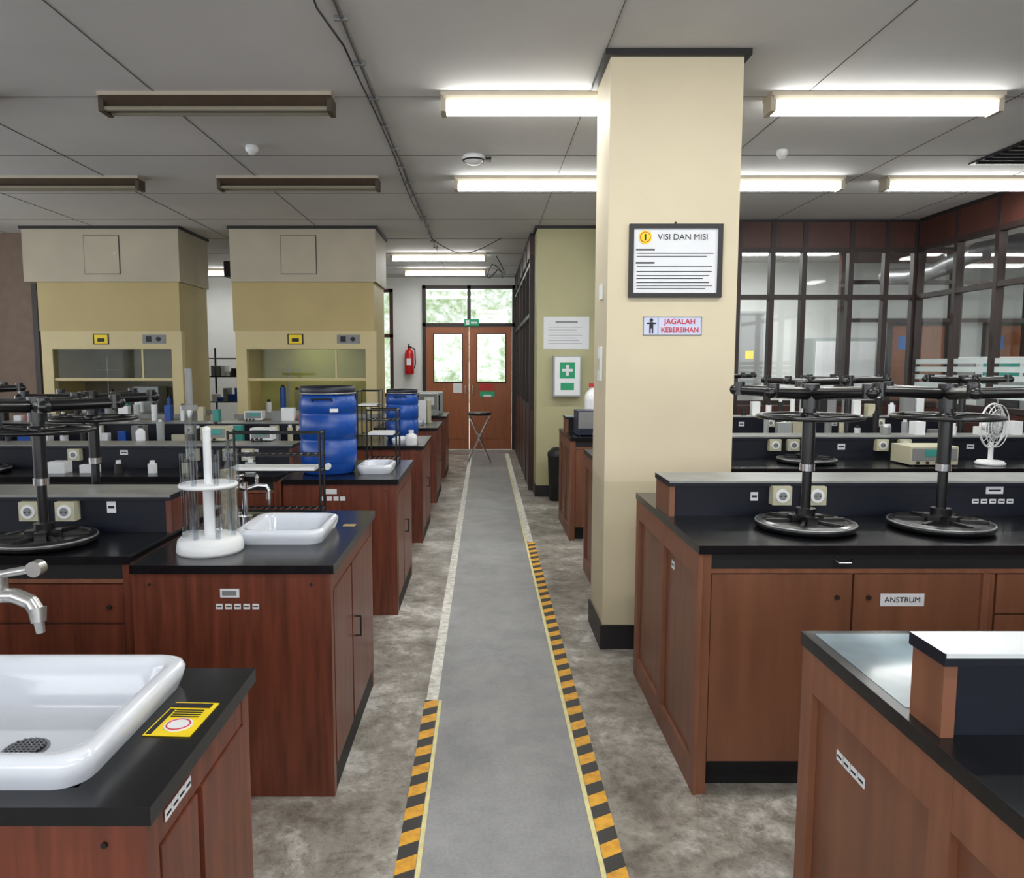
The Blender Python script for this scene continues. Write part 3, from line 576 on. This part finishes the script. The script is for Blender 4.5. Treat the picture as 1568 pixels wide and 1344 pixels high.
# ------------------------------------------------------------ fume hoods
def hood(x0,x1,y0,dx=0,lit=True):
    b=B(); y1=y0+.85
    b.box(x0-dx,x1+.03,y0-.04,y1,2.44,H-.03,HOODW); b.box(x0-dx-.02,x1+.05,y0-.06,y1+.01,H-.03,H,BLK)
    cx=(x0+x1)/2-.03; b.box(cx-.2,cx+.2,y0-.046,y0-.04,2.52,2.95,SEAM); b.box(cx-.193,cx+.193,y0-.052,y0-.04,2.527,2.943,HOODW); b.cyl((cx+.15,y0-.052,2.75),(cx+.15,y0-.06,2.75),.012,CHROME)
    b.box(x0,x1,y0,y1,1.89,2.44,HOODY)
    b.box(x0+.03,x1+.02,y0-.03,y0+.06,1.69,1.89,HOODF)
    b.box(x0+.03,x0+.15,y0-.03,y0+.06,.95,1.69,HOODF); b.box(x1-.1,x1+.02,y0-.03,y0+.06,.95,1.69,HOODF)
    b.box(x0+.02,x0+.06,y0+.06,y1,.95,1.89,HOODY); b.box(x1-.04,x1,y0+.06,y1,.95,1.89,HOODY)
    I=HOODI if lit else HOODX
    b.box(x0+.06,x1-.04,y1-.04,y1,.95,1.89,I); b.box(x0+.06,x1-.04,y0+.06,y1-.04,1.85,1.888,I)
    b.box(x0+.15,x1-.1,y0-.005,y0+.0,1.36,1.69,HGL); b.box(x0+.15,x1-.1,y0-.015,y0+.015,1.33,1.36,HOODF)
    b.box(x1-.45,x1-.43,y0-.012,y0+.012,1.36,1.69,HOODF)
    b.box(x0,x1+.02,y0-.06,y1,.9,.95,SHELF); b.box(x0+.02,x1,y0,y1-.01,.1,.9,HOODW); b.box(x0+.04,x1-.02,y0+.05,y1-.02,0,.1,KICK)
    for i in range(3):
        a=x0+.04+i*(x1-x0-.06)/3; b.box(a,a+(x1-x0-.06)/3-.01,y0-.012,y0,.14,.86,HOODY)
    b.box(x0+.62,x0+.8,y0-.034,y0-.03,1.74,1.86,TXT); b.box(x0+.635,x0+.785,y0-.036,y0-.034,1.75,1.85,YEL); b.box(x0+.67,x0+.75,y0-.038,y0-.036,1.77,1.81,TXT)
    b.box(x1-.42,x1-.16,y0-.036,y0-.03,1.75,1.85,GREY); b.box(x1-.38,x1-.32,y0-.04,y0-.036,1.77,1.83,TXT); b.cyl((x1-.24,y0-.036,1.8),(x1-.24,y0-.045,1.8),.025,TXT)
    for i in range(7):
        xx=x0+.28+i*.17; h=random.uniform(.1,.3); b.cyl((xx,y0+.35,.95),(xx,y0+.35,.95+h),.035,[WPL,BLUE,ACR,TEAL,WPL,GREY,BLUE][i]); b.cyl((xx,y0+.35,.95+h),(xx,y0+.35,.98+h),.02,BLK)
    b.cyl((x0+.45,y0+.6,.95),(x0+.45,y0+.6,1.6),.008,STEEL); b.cyl((x0+.3,y0+.6,1.45),(x0+.62,y0+.6,1.45),.006,STEEL); b.box(x0+.8,x0+1.1,y0+.5,y0+.75,.95,1.25,LGREY)
    o=b.build('fume_hood',bev=.004)
    if lit:
        l=bpy.data.lights.new('hood_light','AREA'); l.size=.6; l.energy=2.5; l.color=(1,.97,.8)
        q=bpy.data.objects.new('hood_light',l); S.collection.objects.link(q); q.location=((x0+x1)/2,y0+.45,1.84); q.parent=o
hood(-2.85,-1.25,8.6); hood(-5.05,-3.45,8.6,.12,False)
b=B(); b.box(-7,-5.3,9.0,9.06,0,H,mat('partition_taupe',srgb(120,100,85),.6,var=.1)) 
for x in(-5.34,-5.9,-6.5): b.box(x,x+.06,8.97,9.0,0,H,WOODD)
b.build('wall_partition_left')
b=B(); b.lathe(0,0,0,[(.001,0),(.13,0),(.14,.02),(.14,.26),(.12,.32),(.04,.36),(.035,.4),(.001,.4)],mat('carboy_grey',srgb(90,105,115),.3,var=.08)); b.cyl((0,0,.4),(0,0,.43),.04,BLUE); b.build('carboy',loc=(-4.3,6.42,.85))
b=B()
for x in(0,.6):
    for y in(0,.4): b.cyl((x,y,0),(x,y,1.75),.013,BLK,seg=10)
for z in(.2,.6,1.0,1.35,1.6):
    for y in(0,.4): b.cyl((0,y,z),(.6,y,z),.008,BLK,seg=8)
    for i in range(13): b.cyl((i*.05,0,z),(i*.05,.4,z),.004,BLK,seg=6)
for i in range(8): b.box(.04+.07*i,.09+.07*i,.1,.3,1.355,1.36+random.uniform(.06,.15),random.choice([BLK,WPL,GREY,PAPER]))
for i in range(7): b.box(.04+.08*i,.1+.08*i,.1,.3,1.005,1.0+random.uniform(.06,.2),random.choice([BLK,WPL,GREY,BLUE]))
b.build('storage_rack',loc=(-3.85,10.4,0))
b=B(); b.box(-3.38,-2.97,9.9,10.3,2.65,2.85,BLK); b.cyl((-3.2,10.1,2.85),(-3.2,10.1,H),.1,STEEL); b.build('exhaust_duct')

b=B(); b.lathe(0,0,0,[(.001,0),(.07,0),(.08,.02),(.08,.36),(.06,.42),(.03,.44),(.03,.47),(.001,.47)],RED); b.cyl((0,0,.47),(0,0,.5),.025,BLK); b.cbox((.0,-.04,.52),(.02,.12,.015),BLK,rx=.2); b.cbox((0,-.04,.49),(.02,.1,.01),BLK)
b.tube([(.03,0,.48),(.1,-.02,.44),(.11,-.02,.2),(.09,-.02,.1)],.01,BLK); b.cbox((0,-.081,.22),(.08,.004,.12),PAPER); b.box(-.03,.03,.07,.1,.1,.4,STEEL); b.build('fire_extinguisher',loc=(-1.33,13.34,1.35))

b=B(); M=CHROME
b.lathe(0,0,.74,[(.001,0),(.17,0),(.19,.015),(.19,.035),(.17,.05),(.001,.05)],PLB)
b.tube([(-.16,-.13,.74),(.17,-.15,0.012),(.17,.15,.012),(-.16,.13,.74)],.012,M); b.tube([(.16,-.11,.74),(-.18,-.13,.012),(-.18,.13,.012),(.16,.11,.74)],.012,M)
b.cyl((-.06,-.14,.5),(-.06,.14,.5),.01,M); b.cyl((.1,-.14,.18),(.1,.14,.18),.01,M); b.cyl((-.11,-.12,.18),(-.11,.12,.18),.01,M)
b.build('folding_stool',loc=(-.08,11.6,0))

# ------------------------------------------------------------ small apparatus
def box_instr(name,loc,w,d,h,body,disp=TEAL,rot=0):
    b=B(); b.box(-w/2,w/2,-d/2,d/2,.01,h,body); b.box(-w/2+.01,w/2-.01,-d/2-.006,-d/2,h*.3,h-.01,GREY if body is not GREY else WPL)
    b.box(-w*.2,w*.32,-d/2-.009,-d/2-.006,h*.5,h*.85,disp)
    for i in range(3): b.cyl((-w*.36+i*w*.2,-d/2-.006,h*.2),(-w*.36+i*w*.2,-d/2-.02,h*.2),.008,BLK,seg=10)
    for x in(-w*.4,w*.4):
        for y in(-d*.4,d*.4): b.cyl((x,y,0),(x,y,.012),.01,BLK,seg=8)
    return b.build(name,loc=loc,rot=(0,0,rot),bev=.004)
def bottle(loc,r,h,body,cap,name='reagent_bottle'):
    b=B(); b.lathe(0,0,0,[(.001,0),(r*.95,0),(r,.01),(r,h*.6),(r*.85,h*.7),(r*.35,h*.82),(r*.35,h*.88)],body,24); b.cyl((0,0,h*.87),(0,0,h),r*.45,cap); b.lathe(0,0,h*.2,[(r*1.01,0),(r*1.01,h*.3)],PAPER,24); b.build(name,loc=loc)
box_instr('hotplate_stirrer',(2.72,4.62,.894),.29,.22,.12,BONE)
box_instr('power_supply',(-1.78,4.98,1.0),.17,.14,.1,BONE); box_instr('digital_meter',(-1.48,5.0,1.0),.14,.12,.09,WPL)
box_instr('power_supply',(-1.35,6.86,1.0),.2,.14,.1,BONE); box_instr('digital_meter',(-2.1,6.86,1.0),.16,.12,.09,WPL); box_instr('centrifuge',(.93,6.6,.894),.26,.26,.22,mat('centrifuge_navy',srgb(35,42,66),.35,var=.05),GREY)
bottle((1.0,6.98,1.04),.07,.3,WPL,RED); bottle((-2.6,5.0,1.0),.035,.13,WPL,WPL); bottle((-2.3,5.0,1.0),.03,.1,WPL,BLK)
bottle((-1.05,8.28,.83),.05,.3,BLUE,WPL); bottle((-.8,8.28,.83),.04,.24,WPL,RED)
bottle((-.62,6.32,.83),.05,.13,WPL,WPL,'wash_bottle')
box_instr('analytical_balance',(-.75,10.1,.83),.25,.2,.3,LGREY,WPL)
b=B(); b.box(-.25,.25,-.14,.14,0,.3,LGREY); b.box(-.22,.22,-.15,-.14,.04,.26,DARK); b.cyl((.15,-.15,.28),(.15,-.16,.28),.008,RED); b.build('drying_oven',loc=(-.85,10.74,.83),bev=.005)
colsL=[WPL,BLK,GREY,BONE,TEAL,BLK,WPL,LGREY,PAPER,BLUE,RED]; colsR=[WPL,BLK,GREY,WPL,LGREY,PAPER,BLK,BONE,GREY]
def clutter(name,xa,xb,y,z,n,hmax=.12,cols=colsL):
    b=B()
    for i in range(n):
        x=xa+(xb-xa)*(i+.5)/n+random.uniform(-.02,.02); m=random.choice(cols); h=random.uniform(.04,hmax)
        if random.random()<.5: b.cyl((x,y,z),(x,y,z+h),random.uniform(.02,.035),m); b.cyl((x,y,z+h),(x,y,z+h+.02),.015,random.choice([BLK,WPL]))
        else: b.cbox((x,y,z+h/2),(random.uniform(.05,.12),random.uniform(.05,.1),h),m,rz=0)
    b.build(name,bev=.002)
clutter('shelf_supplies',-5.2,-2.9,5.0,1.0,12,.12); clutter('shelf_supplies',-5.2,-2.4,6.88,1.0,20,.16)
clutter('shelf_supplies',-1.95,-1.5,6.88,1.0,4,.12)
clutter('shelf_supplies',1.3,4.1,7.0,1.04,24,.2,colsR); clutter('shelf_supplies',2.6,4.1,5.03,1.04,7,.1,colsR)
clutter('bench_supplies',-1.15,-.62,8.9,.83,6,.3)
clutter('bench_supplies',-4.0,-1.4,6.4,.85,16,.18); clutter('bench_supplies',-2.7,-1.35,4.55,.85,7,.08,colsR); clutter('bench_supplies',1.4,1.9,6.5,.894,4,.2,colsR); clutter('bench_supplies',2.4,4.0,6.55,.894,12,.22,colsR)
b=B(); b.lathe(0,0,0,[(.001,0),(.08,0),(.085,.01),(.07,.025),(.001,.03)],WPL); b.cyl((0,0,.02),(0,0,.14),.014,WPL)
for R in(.13,.1,.07,.04): b.torus((0,-.03,.24),R,.003,WPL,32,6,'Y')
b.torus((0,0,.24),.135,.006,WPL,32,6,'Y')
for i in range(16):
    a=2*math.pi*i/16; b.cyl((0,-.045,.24),(math.cos(a)*.135,0,.24+math.sin(a)*.135),.002,WPL,seg=6)
for i in range(4):
    a=2*math.pi*i/4; b.cbox((math.cos(a)*.055,-.015,.24+math.sin(a)*.055),(.07,.004,.07),LGREY,rx=.3)
b.cyl((0,-.03,.24),(0,.06,.24),.03,WPL); b.build('desk_fan',loc=(3.12,4.6,.894),rot=(0,0,.5))

# ------------------------------------------------------------ lights / world / camera
w=bpy.data.worlds.new('World'); S.world=w; w.use_nodes=True
w.node_tree.nodes['Background'].inputs[0].default_value=(.88,.94,1,1); w.node_tree.nodes['Background'].inputs[1].default_value=1.0
def area(name,loc,rot,sx,sy,e,col=(1,1,1)):
    l=bpy.data.lights.new(name,'AREA'); l.shape='RECTANGLE'; l.size=sx; l.size_y=sy; l.energy=e; l.color=col
    o=bpy.data.objects.new(name,l); S.collection.objects.link(o); o.location=loc; o.rotation_euler=rot
area('rear_fill_light',(1,-3.4,1.85),(math.radians(90),0,0),14,1.9,245,(.97,.985,1))  # added fill light behind the camera, standing in for unseen windows
area('left_fill_light',(-7.2,2.2,1.9),(math.radians(90),0,math.radians(-90)),10.5,1.8,165,(.97,.985,1))  # added fill light to brighten the left side and ceiling; unseen source

cam=bpy.data.cameras.new('camera'); co=bpy.data.objects.new('camera',cam); S.collection.objects.link(co)
cam.sensor_width=36; cam.lens=36*1150/1568; cam.shift_x=42/1568; cam.clip_start=.02
co.location=(0,0,1.5); co.rotation_euler=(math.radians(90-5.563),0,0); S.camera=co
